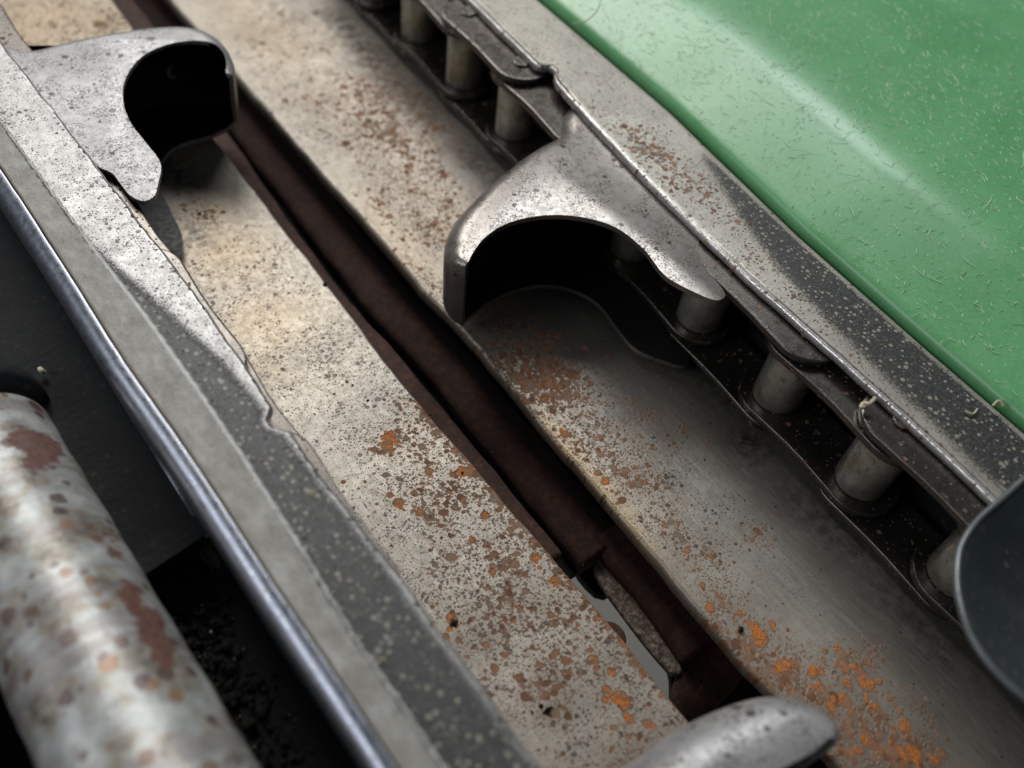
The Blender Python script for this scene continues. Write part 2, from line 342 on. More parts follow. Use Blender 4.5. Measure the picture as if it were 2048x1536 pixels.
LB = 0
rustR = blobs([(600, 90, 26, 40, .42), (760, 230, 30, 50, .78), (850, 420, 18, 40, .75), (820, 300, 14, 40, .8), (620, 230, 14, 60, .35), (850, 560, 8, 22, .66), (905, 620, 7, 15, .6), (1000, 640, 13, 15, .85),
               (1085, 745, 19, 22, 1.25), (1160, 800, 15, 16, .74), (1010, 690, 9, 12, .72), (1180, 870, 14, 17, .95), (1280, 960, 14, 20, .66), (1320, 1040, 12, 18, .5), (1370, 850, 16, 14, .42),
               (1520, 1060, 6, 6, .62), (1300, 820, 8, 8, .62), (1415, 1120, 8, 10, .6), (1500, 880, 8, 8, .5), (1430, 1260, 9, 10, .98), (1480, 1300, 13, 12, 1.0), (1560, 1370, 15, 12, 1.08), (1640, 1400, 17, 10, 1.05), (1720, 1460, 18, 12, 1.05),
               (1700, 1340, 14, 8, .78), (1800, 1500, 16, 12, .88), (1830, 1420, 9, 9, .5), (1440, 1200, 10, 10, .7), (950, 700, 8, 12, .7), (1000, 850, 70, 80, .20)])
bloomR = blobs([(1420, 1215, 5, 5, .75), (1500, 1240, 4, 4, .8), (1520, 1275, 4.5, 4, 1.0), (1570, 1330, 6, 4, .75), (1640, 1335, 9, 5, .75), (1728, 1365, 5, 5, 1.0), (1680, 1310, 7, 5, .62), (1810, 1450, 5, 5, .85), (1690, 1400, 12, 6, .62),
                (1820, 1510, 8, 6, .95), (1740, 1490, 10, 6, .62), (1210, 960, 8, 7, .55), (1090, 790, 9, 8, .42), (1130, 860, 9, 8, .48), (1040, 690, 8, 7, .45), (1780, 1400, 5, 4, .6)])
tanR = blobs([(500, 40, 20, 60, .35), (1130, 900, 5, 20, .8), (1210, 990, 5, 20, .85), (1260, 1060, 4, 16, .8), (800, 480, 8, 40, .35), (900, 470, 20, 40, .2)])
grimeR = blobs([(730, 110, 9, 26, 1.0), (690, 60, 8, 30, .9), (830, 200, 7, 30, .8), (960, 330, 6, 20, .8), (560, 20, 14, 18, .55), (1500, 890, 8, 8, 1.0), (1440, 770, 8, 22, .8), (1650, 1050, 7, 25, .6), (1830, 1240, 7, 25, .6)])
speckR = blobs([(1300, 960, 22, 30, .35), (620, 150, 60, 90, .32), (850, 330, 40, 60, .30), (1390, 1080, 25, 25, .3)])
def disc_maps(rust_f, heroes, y0, y1, x0, x1, seed, step=.65):
    r = np.random.default_rng(seed); N = int((y1-y0)*(x1-x0)*1.5)
    cx = r.uniform(x0, x1, N); cy = r.uniform(y0, y1, N); d = np.clip(rust_f(cx, cy), 0, 1.1)
    clump_ = np.zeros(N)
    for k in range(9): clump_ += np.sin(cx*r.uniform(-.5, .5)+cy*r.uniform(-.35, .35)+r.uniform(0, 6.3))
    keep = r.random(N) < .80*(d**1.6)*(1+.26*clump_); rad = np.clip(.25*r.lognormal(0, .66, N)*(.65+.6*d), .14, 1.9)
    D = [(cx[i], cy[i], rad[i], r.random()) for i in np.where(keep)[0]]
    O = []
    for (px, py, rr, n) in heroes:
        c_ = U(px, py, 0)
        for k in range(n): O.append((c_[0]+r.normal(0, rr*.6), c_[1]+r.normal(0, rr*.75), rr*r.uniform(.25, .62)))
        D.append((c_[0], c_[1], rr*1.25, .55))
    def f_all(x, y, z):
        ny = len(np.arange(YA, YB, step)); X = x.reshape(ny, -1); Yc = y.reshape(ny, -1)[:, 0]
        sd = np.full(X.shape, -2.0); hue = np.full(X.shape, .5); osd = np.full(X.shape, -2.0)
        for (a, b_, rr, h) in D:
            i0, i1 = np.searchsorted(Yc, [b_-rr-1.4, b_+rr+1.4]); 
            if i1 <= i0: continue
            el = 1+.10*math.sin(a*3); q = rr-np.hypot((X[i0:i1]-a)*el, (Yc[i0:i1, None]-b_)/el); m_ = q > sd[i0:i1]
            sd[i0:i1][m_] = q[m_]; hue[i0:i1][m_] = h
        for (a, b_, rr) in O:
            i0, i1 = np.searchsorted(Yc, [b_-rr-1, b_+rr+1])
            if i1 > i0: osd[i0:i1] = np.maximum(osd[i0:i1], rr-np.hypot(X[i0:i1]-a, Yc[i0:i1, None]-b_))
        return sd.ravel(), hue.ravel(), osd.ravel()
    cache = {}
    def g(i):
        def h(x, y, z):
            if 'v' not in cache: cache['v'] = f_all(x, y, z)
            return cache['v'][i]
        return h
    return dict(sd=g(0), hue=g(1), osd=g(2))
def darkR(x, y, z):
    w_ = np.interp(y, [-60, 40, 90, 140, 190, 260, 330, 450], [38, 24, 22, 20, 26, 50, 62, 80])      # how far from the slot the paler strip reaches; darker beyond it
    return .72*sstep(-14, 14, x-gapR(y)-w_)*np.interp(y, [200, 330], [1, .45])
dr = plate('deck_plate', lambda y: gapR(y), 118, 1, 210, True, dict(**disc_maps(rustR, [(1420,1215,1.3,4),(1500,1245,.8,3),(1520,1275,2.2,8),(1510,1250,1.2,4),(1545,1245,1.0,4),(1570,1330,1.6,6),(1590,1328,1.0,3),(1625,1345,1.4,5),(1640,1340,1.0,3),(1735,1365,2.0,8),(1760,1362,.8,3),(1680,1300,1.2,3),(1690,1335,1.0,3),(1650,1300,.8,2),(1752,1412,1.2,4),(1810,1450,1.7,5),(1800,1420,.8,2),(1690,1400,1.6,4),(1660,1410,1.2,4),(1735,1482,1.4,4),(1720,1500,1.0,3),(1830,1505,2.2,9),(1800,1500,1.4,4),(1760,1500,1.0,3),(1695,1365,1.2,4),(1875,1520,1.2,3),(1405,1168,.8,2),(1480,1225,.9,3),(1640,1375,1.2,4),(1780,1395,.8,2),(1210,962,1.2,3),(1195,945,1.0,2),(1130,868,1.2,3),(1090,800,1.1,2),(1040,690,1.0,2),(980,690,1.2,2),(1060,760,.9,2)], YA, 480, 120, 250, 21), tan=tanR, dark_patch=grimeR, speck=speckR, dark=darkR, rust=lambda x, y, z: rustR(x, y)*.80), M['deck'])
tag(dr, 'grey steel deck plate with rolled edge running under the exposed roller chain', 'deck plate', 'deck plates either side of the gap')
def rustL(x, y, z=None):
    f = blobs([(400, 430, 9, 16, .6), (380, 300, 12, 20, .35), (640, 740, 20, 26, .22), (880, 900, 22, 24, .55), (780, 890, 10, 9, .65), (900, 1010, 24, 26, .70), (1000, 1160, 30, 30, .74), (1120, 1300, 30, 30, .66), (1250, 1440, 30, 22, .62), (840, 830, 14, 14, .5), (230, 50, 14, 20, .75), (60, 60, 22, 30, .4), (160, 30, 16, 30, .45)])(x, y)
    d = gapL(y)-x; near = sstep(0, 1, (U(850, 790, 0)[1]-y)/20+.5)
    return np.maximum(f, np.exp(-(d/3.5)**2)*.98*near+np.exp(-(d/7.5)**2)*.25*near)
bloomL = blobs([(780, 880, 3.6, 4.0, 1.15), (925, 943, 3.0, 2.6, 1.1), (858, 942, 2.0, 2, 1.1), (1240, 1395, 5, 3.4, 1.1), (1210, 1380, 4, 4, .9), (970, 1030, 2.2, 2.4, .95), (840, 1025, 2.2, 2.2, .95), (800, 1000, 4, 3, .8), (1110, 1160, 2.2, 4, .85), (1070, 1115, 2.4, 2.6, .95),
                (905, 1245, 2.6, 2.4, 1.0), (1300, 1450, 2.5, 2.5, .9), (835, 1250, 2, 2, .8), (1190, 1330, 8, 5, .68), (1050, 1180, 40, 40, .46), (1160, 1410, 14, 8, .5)])
tanL = blobs([(450, 500, 16, 22, .55), (530, 640, 18, 16, .5), (100, 40, 40, 60, .6), (500, 720, 12, 14, .35), (430, 430, 8, 10, .4)])
patchL = blobs([(350, 350, 8, 16, .9), (395, 470, 7, 12, .7), (440, 540, 8, 10, .35), (520, 750, 4, 8, .5)])  # dark patches on the left plate
speckL = blobs([(480, 560, 34, 30, .45), (640, 720, 34, 30, .42), (760, 830, 26, 22, .42), (900, 1020, 40, 40, .38), (1050, 1200, 40, 40, .40), (1200, 1380, 40, 40, .35), (120, 40, 50, 60, .5)])
dl = plate('deck_plate', lambda y: gapL(y), 84, -1, 150, False, dict(**disc_maps(rustL, [(780,872,1.7,7),(775,888,1.5,6),(782,900,.9,4),(925,943,1.6,6),(858,942,1.1,4),(1240,1395,1.6,7),(1250,1410,1.3,5),(1215,1380,1.1,3),(1210,1400,.9,3),(970,1030,1.2,4),(840,1025,1.1,4),(797,1005,1.4,4),(780,990,.9,2),(1070,1115,1.3,4),(1112,1160,1.2,3),(905,1240,1.4,5),(1295,1448,1.1,4),(835,1250,.9,3),(1190,1320,1.0,3),(1260,1440,1.1,3),(945,1080,.9,3),(985,1145,.9,2),(1040,1215,.8,2),(1225,1345,1.0,3),(1010,1310,.8,2)], YA, 480, 20, 110, 22), tan=tanL, dark_patch=patchL, speck=speckL, rust=lambda x, y, z: rustL(x, y)*.72), M['deck'])
tag(dl, 'flat beige-grey deck plate between the slot and the left rail, peppered with brown rust spots', 'deck plate', 'deck plates either side of the gap')

# ------------------------------------------------------------------ things seen down the slot
ge1 = edge([(300, 40), (600, 470), (700, 600), (815, 727), (955, 897), (1100, 1070)], -9)
ge2 = edge([(345, 100), (622, 462), (722, 595), (840, 722), (980, 895), (1060, 1000), (1150, 1105)], -20)
def bar(name, x0f, width, ztop, hgt, y0, y1, mat, parent=None, dome=6, seed=3):
    ys = np.arange(y0, y1, 1.5)
    def sec(y):
        e = x0f(y)+wob(y, .25, 60, seed); t = np.linspace(0, 1, 12)
        return [(e, 0*y-hgt+ztop)]+[(e+width*k, ztop-dome+dome*np.sin(math.pi*(k*.95+.12))+wob(y, .2, 31, seed+int(k*9))) for k in t]+[(e+width, 0*y-hgt+ztop)]
    return sweep(name, ys, sec, mat, parent)
yend = U(1180, 1110, -16)[1]; yend1 = U(1120, 1090, -9)[1]
kb = bar('knife_bar', lambda y: ge1(y)-24, 24, -9, 6, yend1-2, YB, M['rust'], dome=1.2)
tag(kb, 'narrow flat rusty brown bar under the left edge of the slot', 'bar')
sr = empty('stalk_roll', (135, yend, -16))
def kid(o, p):
    o.parent = p; o.matrix_parent_inverse = Matrix.Translation(p.location).inverted(); return o
kid(bar('roll_body', ge2, 21, -18, 10, yend, YB, M['rust'], dome=7, seed=8), sr)
tag(sr, 'dark reddish-brown rusted roll lying deep in the slot between the two deck plates', 'roll')
# torn dusty flange, lower roll, shaft end and added black sheets round the opening to the floor
def poly(name, pts, z0, z1, mat, parent=None, bev=.8):
    w = spline([U(p[0], p[1], z1 if len(p) == 2 else p[2])[:2] for p in pts]+[U(pts[0][0], pts[0][1], z1)[:2]], len(pts)*5)[:-1]
    return extrude(name, [tuple(q) for q in w], z0, z1, mat, parent, bev)
def rough_poly(name, pts, thick, mat, parent=None, amp=.6, seed=1):
    """sheet through 3D points px,py,z : an uneven slab"""
    P = np.array([U(*p) for p in pts]); c = P.mean(0); n = len(P); r = np.random.default_rng(seed); V = []; F = []
    rings = 6
    for k in range(rings+1):
        t = k/rings
        for q in P: V.append(c+(q-c)*t+r.normal(0, amp, 3)*(.3+.7*(k < rings)))
    for k in range(rings):
        for i in range(n):
            j = (i+1) % n; F.append((k*n+i, k*n+j, (k+1)*n+j, (k+1)*n+i))
    o = mk(name, V, F, mat, parent, True); s = o.modifiers.new('solid', 'SOLIDIFY'); s.thickness = thick*S; s.offset = 0
    u = o.modifiers.new('sub', 'SUBSURF'); u.levels = 1; u.render_levels = 1; return o
fl = poly('flange', [(1195, 1108), (1222, 1120), (1265, 1178), (1312, 1238), (1352, 1298), (1364, 1346), (1346, 1348), (1325, 1328), (1290, 1287), (1245, 1228), (1205, 1172), (1190, 1140)], -27, -24, M['dusty_rust'], None, 1.2)
ge3 = edge([(1215, 1115), (1280, 1190), (1365, 1310)], -18); yl0 = U(1370, 1320, -18)[1]
kid(bar('roll_neck', ge3, 26, -17, 12, yl0, yend+6, M['rust'], dome=4, seed=18), sr)
tag(fl, 'pale dusty rusted flange beside the opening to the floor in the slot', 'flange')
lr = rough_poly('lower_roll', [(1345, 1420, -30), (1335, 1395, -30), (1352, 1350, -28), (1378, 1280, -24), (1408, 1235, -20), (1470, 1290, -20), (1500, 1350, -24), (1440, 1400, -34), (1400, 1450, -34), (1375, 1450, -34)], 5, M['rust'], None, .4, 9)
tag(lr, 'reddish rusted roll end just above the bright near paddle in the slot', 'roll')
p = [U(1222, 1262, -34), U(1246, 1290, -34)]
def cyl(name, c, r, z0, z1, mat, parent=None, n=40, bev=.8):
    o = extrude(name, [(c[0]+r*math.cos(2*math.pi*i/n), c[1]+r*math.sin(2*math.pi*i/n)) for i in range(n)], z0, z1, mat, parent, 0, True)
    if bev: bevel(o, bev)
    return o
q = U(1218, 1275, -14); tag(cyl('bolt_head', q, 5.5, -22, -14, M['rust']), 'dark red round bolt head peeping out under the left plate edge', 'bolt')
fr = empty('slot_dark_sheets', (120, 60, -45))  # black sheets added under the slot so its depth reads as shade
kid(sweep('dark_base_sheet', np.arange(yend+2, YB, 10), lambda y: [(gapL(y)-40, 0*y-34), (gapL(y)-40, 0*y-31), (gapR(y)+40, 0*y-31), (gapR(y)+40, 0*y-34)], M['black'], smooth=False), fr)
def kpoly(*a, **k): return kid(poly(*a, **k), fr)
kpoly('dark_cross_sheet', [(900, 820), (1120, 1085), (1165, 1160), (1205, 1192), (1262, 1160), (1330, 1150), (1500, 1150), (1400, 700), (1100, 500)], -52, -48, M['black'], bev=0)
kpoly('dark_side_sheet', [(1225, 1165), (1290, 1260), (1338, 1335), (1342, 1400), (1330, 1480), (1500, 1536), (1700, 1536), (1560, 1150), (1300, 1100)], -58, -54, M['black'], bev=0)
tag(fr, 'added black sheets standing in for the deep shade in the slot, round the opening to the grey floor', 'frame')
# ------------------------------------------------------------------ chains
PITCH = 41.2
def link_outline(r, L, waist=.86, n=14):
    pts = []
    for i in range(n+1): a = -math.pi/2+math.pi*i/n; pts.append((r*math.sin(a+math.pi/2+math.pi/2), L/2+r*math.cos(a+0)*1.0)) if 0 else None
    for i in range(n+1): a = math.pi*i/n; pts.append((r*math.cos(a), L/2+r*math.sin(a)))
    pts.append((-r*waist, 4)); pts.append((-r*waist, -4))
    for i in range(n+1): a = math.pi+math.pi*i/n; pts.append((r*math.cos(a), -L/2+r*math.sin(a)))
    pts.append((r*waist, -4)); pts.append((r*waist, 4))
    return pts
def chain_piece(kind, proto, parent, loc, rz=0):
    o = proto.copy(); COL.objects.link(o); o.parent = parent; o.matrix_parent_inverse = Matrix.Identity(4)
    o.location = [c*S for c in loc]; o.rotation_euler = (0, 0, rz); return o
_l = link_outline(11.8, PITCH, .93)
P_out = extrude('outer_link', _l, -1.5, 1.5, M['link'], None, .75)
P_in = extrude('inner_link', link_outline(12.2, PITCH, .90), -1.5, 1.5, M['link'], None, .6)
P_rol = cyl('roller', (0, 0), 8.4, -13.2, 13.2, M['roller'], None, 48, .9)
P_pin = cyl('pin_head', (0, 0), 3.6, 0, 1.0, M['link'], None, 24, .4)
protos = [P_out, P_in, P_rol, P_pin]
for o_ in protos:
    for pl_ in o_.data.polygons: pl_.use_smooth = len(pl_.vertices) == 4
ZT, ZB, ZIT, ZIB = 41.0, 4.6, 37.7, 8.4
def build_chain(name, xf, slope, pins, outer_first, skip, label, zt=ZT):
    ch = empty(name, (0, 0, 0)); rz = -math.atan(slope)
    ang = rz
    for i, y in enumerate(pins):
        chain_piece('roller', P_rol, ch, (xf(y), y, (ZIT+ZIB)/2))
        if i+1 < len(pins):
            ym = (y+pins[i+1])/2; xm = xf(ym)
            if (i % 2 == 0) == outer_first:
                if i not in skip:
                    for z in (ZT, ZB): chain_piece('outer_link', P_out, ch, (xm, ym, z), ang)
                    for yy in (y, pins[i+1]): chain_piece('pin_head', P_pin, ch, (xf(yy), yy, ZT+1.5))
            else:
                for z in (ZIT, ZIB): chain_piece('inner_link', P_in, ch, (xm, ym, z), ang)
    tag(ch, label, 'chain', 'gathering chains'); return ch
# right chain: pins at 84+41.2k ; pairs (125,84) (43,2) (289,248) are outer, (207,166) carries the paddle
pinsR = [-35.0, 6.0, 44.8]+[84+PITCH*k for k in range(9)]      # -39.6, 1.6, 42.8, 84, 125.2, 166.4, 207.6, 248.8 ...
xR = lambda y: 197.0+.045*y
chR = build_chain('gathering_chain', xR, .045, pinsR, False, {5, 99}, 'dark oily roller chain with pale rollers exposed, along the inner edge of the right rail')
xL = lambda y: 40.0-.012*y
pinsL = [5+PITCH*k for k in range(-2, 11)]
chL = build_chain('gathering_chain', xL, -.012, pinsL, True, {8}, 'roller chain almost hidden under the left rail, only its link edges showing')

b = NB('near_black_inside'); M['inside'] = b.done((.014, .013, .0125), b.ss(b.noise(.5, 4).outputs['Fac'], .3, .7, .45, .6), .15, None, .3)  # near black, for the inner faces of the bent sheets
def channel(name, outer, itop, ibot, zt, zb, r, mat, parent, n=80, th=2.6, dark_rim=False, attrs=None, nose=None):
    """bent sheet paddle: top flange, rounded bend, web, bend, bottom flange; all curves in world mm"""
    O = spline(outer, n); T = spline(itop, n); B = spline(ibot, n)
    d = np.gradient(O, axis=0); d /= np.linalg.norm(d, axis=1)[:, None]
    nrm = np.stack([-d[:, 1], d[:, 0]], 1)
    mid = (T.mean(0)+B.mean(0))/2
    flipped = np.mean(np.sum(nrm*(T-O), axis=1)) < 0
    if flipped: nrm = -nrm
    V = []
    cols = []
    dl_ = (U(nose[0], nose[1], zb)[:2]-O[-1]) if nose else np.zeros(2)
    k1 = 9
    for i in range(n):
        o, t, b_ = O[i], T[i], B[i]; ni = nrm[i]; row = []
        rr = r*min(1.0, (n-1-i)/(14 if r < 10 else 34)+(.15 if r < 10 else .05))
        for k in range(8): a = math.pi/2*k/7; row.append((*(o+ni*rr*(1-math.sin(a))), zt-rr*(1-math.cos(a))))
        ob = o+dl_*float(sstep(.62, 1.0, i/(n-1)))
        for k in range(1, 6): s = k/6; row.append((*(o+(ob-o)*s), zt-rr+(zb-zt+2*rr)*s))
        o = ob
        for k in range(8): a = math.pi/2*(1-k/7); row.append((*(o+ni*rr*(1-math.sin(a))), zb+rr*(1-math.cos(a))))
        cols.append(row)
    m_ = len(cols[0]); V = [p for row in cols for p in row]
    F = [(i*m_+j, i*m_+j+1, (i+1)*m_+j+1, (i+1)*m_+j) for i in range(n-1) for j in range(m_-1)]
    nb_ = len(V); V += [(q[0], q[1], zt) for q in T]+[(q[0], q[1], zb) for q in B]
    F.append(tuple([i*m_ for i in range(n)]+[nb_+i for i in range(n-1, -1, -1)]))
    F.append(tuple([i*m_+m_-1 for i in range(n-1, -1, -1)]+[nb_+n+i for i in range(n)]))
    if flipped: F = [f[::-1] for f in F]
    VA = np.array(V); o = mk(name, V, F, mat, parent, True, {k: f(VA[:, 0], VA[:, 1], VA[:, 2]) for k, f in (attrs or {}).items()})
    me = o.data
    s = o.modifiers.new('solid', 'SOLIDIFY'); s.thickness = th*S; s.offset = 0; s.use_even_offset = False
    me.materials.append(M['inside']); s.material_offset = 1
    bevel(o, .7, 3, 50)
    if dark_rim: s.material_offset_rim = 1
    return o
def UW(pts, z): return [tuple(U(p[0], p[1], z)[:2]) for p in pts]
# right paddle: outer line (root to nose), inner lines of top and bottom flange
o_ = UW([(1182, 185), (1142, 204), (1124, 232), (1120, 262), (1085, 281), (1050, 303), (990, 350), (940, 398), (910, 433), (896, 468), (897, 500), (912, 520), (934, 530)], 42)
t_ = UW([(1425, 448), (1400, 476), (1399, 522), (1444, 582), (1449, 596), (1434, 604), (1380, 584), (1330, 555), (1285, 500), (1230, 458), (1165, 438), (1090, 434), (1015, 450), (968, 480), (944, 512), (938, 524)], 42)
b_ = UW([(1380, 715), (1374, 730), (1360, 734), (1325, 724), (1270, 700), (1235, 660), (1195, 610), (1145, 582), (1080, 573), (1015, 588), (965, 615), (930, 642)], 5)
M['paddle_dark'] = worn_steel('shaded_side_steel', (.30, .285, .27), .85, .30, dim='3D', rust_k=.2, speck_k=.6, use_attr=False)
pr_ = channel('paddle', o_, t_, b_, 41.8, 4.8, 7.0, M['paddle'], chR, nose=(926, 650), th=2.0)
# left paddle
lo = UW([(-60, 130), (-20, 80), (10, 78), (60, 93), (110, 82), (170, 68), (300, 48), (370, 46), (415, 56), (445, 78), (459, 105), (463, 132), (461, 150)], 42)
lt = UW([(165, 322), (200, 338), (226, 350), (243, 372), (264, 396), (288, 405), (307, 398), (318, 366), (322, 330), (290, 285), (262, 248), (247, 205), (252, 160), (290, 112), (350, 88), (400, 84), (440, 98)], 42)
lt = lt[:-1]+UW([(428, 90), (447, 108), (453, 130), (452, 148)], 42)
lb = UW([(190, 560), (240, 500), (300, 495), (350, 520), (365, 480), (350, 440), (330, 400), (310, 360), (320, 330), (345, 300), (380, 285), (420, 274), (455, 258), (468, 246)], 5)
pl = channel('paddle', lo, lt, lb, 41.8, 4.8, 6.0, M['paddle_pale'], chL, nose=(471, 244), th=1.7)
# round hole punched through the web of the left paddle
def proj(P): c_ = R.T @ (np.array(P)-[0, 0, H]); return CX+F_*c_[0]/-c_[2], CY-F_*c_[1]/-c_[2]
hp = min(((abs(proj((q[0], q[1], z))[0]-343)+abs(proj((q[0], q[1], z))[1]-140), q[0], q[1], z) for q in spline(lo, 120) for z in np.arange(8, 38, 1.0)))[1:]
tu = np.array([.93, .35, 0]); tn = np.array([.35, -.93, 0]); V = []; F = []; N_ = 28
for k in range(N_):
    a = 2*math.pi*k/N_; e_ = tu*math.cos(a)+np.array([0, 0, 1.0])*math.sin(a)
    for (rr, dd) in ((3.0, 1.3), (2.7, 1.75), (2.2, 1.75), (1.7, 1.2), (1.2, .9)): V.append(np.array(hp)+e_*rr+tn*dd)
for k in range(N_):
    for i in range(4): j2 = (k+1) % N_; F.append((k*5+i, k*5+i+1, j2*5+i+1, j2*5+i))
hr = mk('rivet_hole', V, F, M['galv'], None, True); hr.parent = pl
# near paddle of the left chain, mostly below the frame
no = UW([(980, 1700), (1060, 1645), (1170, 1575), (1290, 1505), (1380, 1443), (1480, 1398), (1555, 1386), (1615, 1402), (1655, 1430), (1672, 1458), (1664, 1480)], 42)
nt = UW([(1100, 1900), (1180, 1860), (1260, 1800), (1330, 1740), (1400, 1660), (1450, 1600), (1520, 1560), (1580, 1530), (1625, 1505), (1640, 1492), (1648, 1484)], 42)
nb = UW([(1100, 1950), (1150, 1900), (1230, 1850), (1300, 1800), (1370, 1740), (1420, 1690), (1480, 1650), (1530, 1620), (1580, 1600), (1610, 1590), (1625, 1580)], 5)
pn = channel('paddle', no, nt, nb, 41.8, 4.8, 11.0, M['paddle_pale'], chL)
for o_ in protos: bpy.data.objects.remove(o_)

# ------------------------------------------------------------------ right rail with its notch
ri = edge([(900, -38), (940, 0), (1000, 60), (1072, 129), (1084, 133), (1098, 130), (1110, 141), (1108, 152), (1112, 164), (1150, 208), (1225, 288), (1300, 366), (1400, 464), (1500, 560), (1600, 648), (1700, 736), (1850, 872), (1975, 990)], 46)
ro = edge([(1080, 0), (1340, 220), (1600, 470), (1850, 690), (2048, 860)], 46)
def rail_sec(y):
    a = ri(y)+wob(y, .12, 23, 3); b_ = ro(y)-.8; T = 3.2; z = 46+0*y
    cols = [(a+.5, z-T), (a, z-T+.6), (a, z-1.3), (a+.25, z-.5), (a+.7, z-.12), (a+1.5, z)]
    for k in np.linspace(.05, .97, 22): cols.append((a+(b_-a)*k, z+0.15*math.sin(k*math.pi)))
    return cols+[(b_-.4, z-.1), (b_, z-.8), (b_, z-T)]
def rail_u(x, y): return (x-ri(y))/(ro(y)-ri(y))
yq = lambda px, py: U(px, py, 46)[1]
yr = [yq(1990, 900), yq(1850, 760), yq(1700, 620), yq(1600, 520), yq(1520, 400), yq(1430, 310), yq(1330, 250)]
ur = [.20, .24, .33, .42, .62, .85, 1.25]
def paintR(x, y, z):
    u = rail_u(x, y); bnd = np.interp(y, yr, ur)
    v = sstep(bnd-.30, bnd+.26, u); v *= 1-.75*sstep(.84, .93, u); return np.where(z < 45, .0, v)
def rustRail(x, y, z):
    f = blobs([(1300, 300, 9, 22, .85), (1240, 270, 6, 18, .5), (1380, 370, 10, 14, .72), (1450, 430, 7, 12, .6), (1520, 520, 6, 10, .55), (1660, 640, 4, 8, .6), (1600, 600, 5, 8, .5), (1200, 230, 8, 14, .35), (1080, 100, 6, 14, .4)], 46)(x, y)
    u = rail_u(x, y); return np.maximum(np.maximum(f, .22*(u < .8)), .30*np.exp(-(u/.06)**2))
rr_ = sweep('chain_rail', np.arange(YA, YB, .6), rail_sec, M['rail'], None, dict(paint=paintR, rust=rustRail, polish=lambda x, y, z: np.clip(1.2-np.abs(x-ri(y)-.35)/.6, 0, 1)*.85))
tag(rr_, 'long flat steel rail lying beside the green hood, half worn black paint', 'rail', 'flat rails above the chains')
# black guide wall that carries the rail, behind the chain
gw = sweep('chain_guide', np.arange(YA, YB, 6), lambda y: [(ro(y)-9, 0*y+.6), (ro(y)-9, 0*y+42.4), (ro(y)-2, 0*y+42.4), (ro(y)-2, 0*y+.6)], M['black'], None, smooth=False)
tag(gw, 'black guide wall standing behind the rollers of the right chain', 'guide')

# ------------------------------------------------------------------ green hood
def hood_sec(y):
    a = ro(y)+1.6; rg_ = a+30+(200-y)*.012
    cols = [(a+1.5, 0*y+37), (a+.2, 0*y+41), (a, 0*y+45.5), (a+.7, 0*y+47.5)]
    h = rg_-a
    for t in np.linspace(.06, 1, 16): cols.append((a+h*t, 47.8+12.5*(t**1.0)*(1.1-.1*t)+0*y))
    z0 = 47.8+12.5
    for t in np.linspace(.03, 1, 26):
        dx = 330*t**1.8; cols.append((rg_+dx, z0+.03*dx+.38*9*(1-math.exp(-dx/9))+0*y))
    e = cols[-1]
    return cols+[(e[0], e[1]-12), (a+40, 0*y+36)]
gh = sweep('green_hood', np.arange(YA-100, YB+20, 5), hood_sec, M['green'])
tag(gh, 'large scratched green plastic hood with a rounded bend, filling the upper right', 'hood')

# ------------------------------------------------------------------ left rail: top face, grey band, glossy rounded edge
ZL = 47.0
li = edge([(-60, 5), (0, 80), (100, 208), (200, 338), (300, 468), (370, 556), (440, 655), (500, 742), (532, 790), (546, 812), (536, 836), (546, 852), (580, 862), (594, 880), (640, 945), (720, 1048), (800, 1148), (870, 1245), (950, 1350), (1080, 1530), (1180, 1670)], ZL)
ls = edge([(-60, 150), (0, 240), (100, 378), (200, 512), (300, 640), (400, 780), (500, 930), (600, 1088), (720, 1290), (800, 1400), (890, 1536), (960, 1640)], ZL)
lc = edge([(-60, 240), (0, 330), (60, 420), (150, 560), (250, 720), (350, 860), (450, 1010), (560, 1180), (650, 1310), (800, 1536), (860, 1630)], ZL+3)
def lrail_sec(y):
    a = li(y)-wob(y, .15, 27, 13); b_ = ls(y)-1; z = ZL+0*y
    cols = [(a-.5, z-3.2), (a, z-2.6), (a, z-.9), (a-.35, z-.25), (a-.9, z)]
    for k in np.linspace(.05, 1, 22): cols.append((a+(b_-a)*k, z))
    return cols+[(b_, z-3.2)]
def lu(x, y): return (li(y)-x)/(li(y)-ls(y))
yl = [U(900, 1400, ZL)[1], U(700, 1150, ZL)[1], U(560, 950, ZL)[1], U(500, 850, ZL)[1], U(420, 730, ZL)[1], U(320, 600, ZL)[1], U(230, 500, ZL)[1], U(150, 380, ZL)[1]]
ul = [.16, .17, .18, .24, .40, .75, 1.0, 1.3]
def paintL(x, y, z):
    u = lu(x, y); bnd = np.interp(y, yl, ul); v = sstep(bnd-.42, bnd+.36, u); return np.where(z < ZL-.5, 0.15, v)
def rustLR(x, y, z): return np.maximum(.16, .3*np.exp(-(lu(x, y)/.1)**2))
def tanLR(x, y, z): return 0*x+.15
M['rail_pale'] = worn_steel('dusty_rail_steel', (.44, .43, .42), .45, .45, speck_k=.3, paint=(.028, .029, .029))
lr_ = sweep('chain_rail', np.arange(YA-30, YB, .7), lrail_sec, M['rail_pale'], None, dict(paint=paintL, rust=rustLR, polish=lambda x, y, z: .5*np.clip(1.2-np.abs(li(y)-x-.3)/.6, 0, 1), speck=lambda x, y, z: 0*x+.15))
tag(lr_, 'long flat rail at the left, pale and dusty above, black lower down', 'rail', 'flat rails above the chains')
eb = empty('edge_strip', (20, 200, ZL))
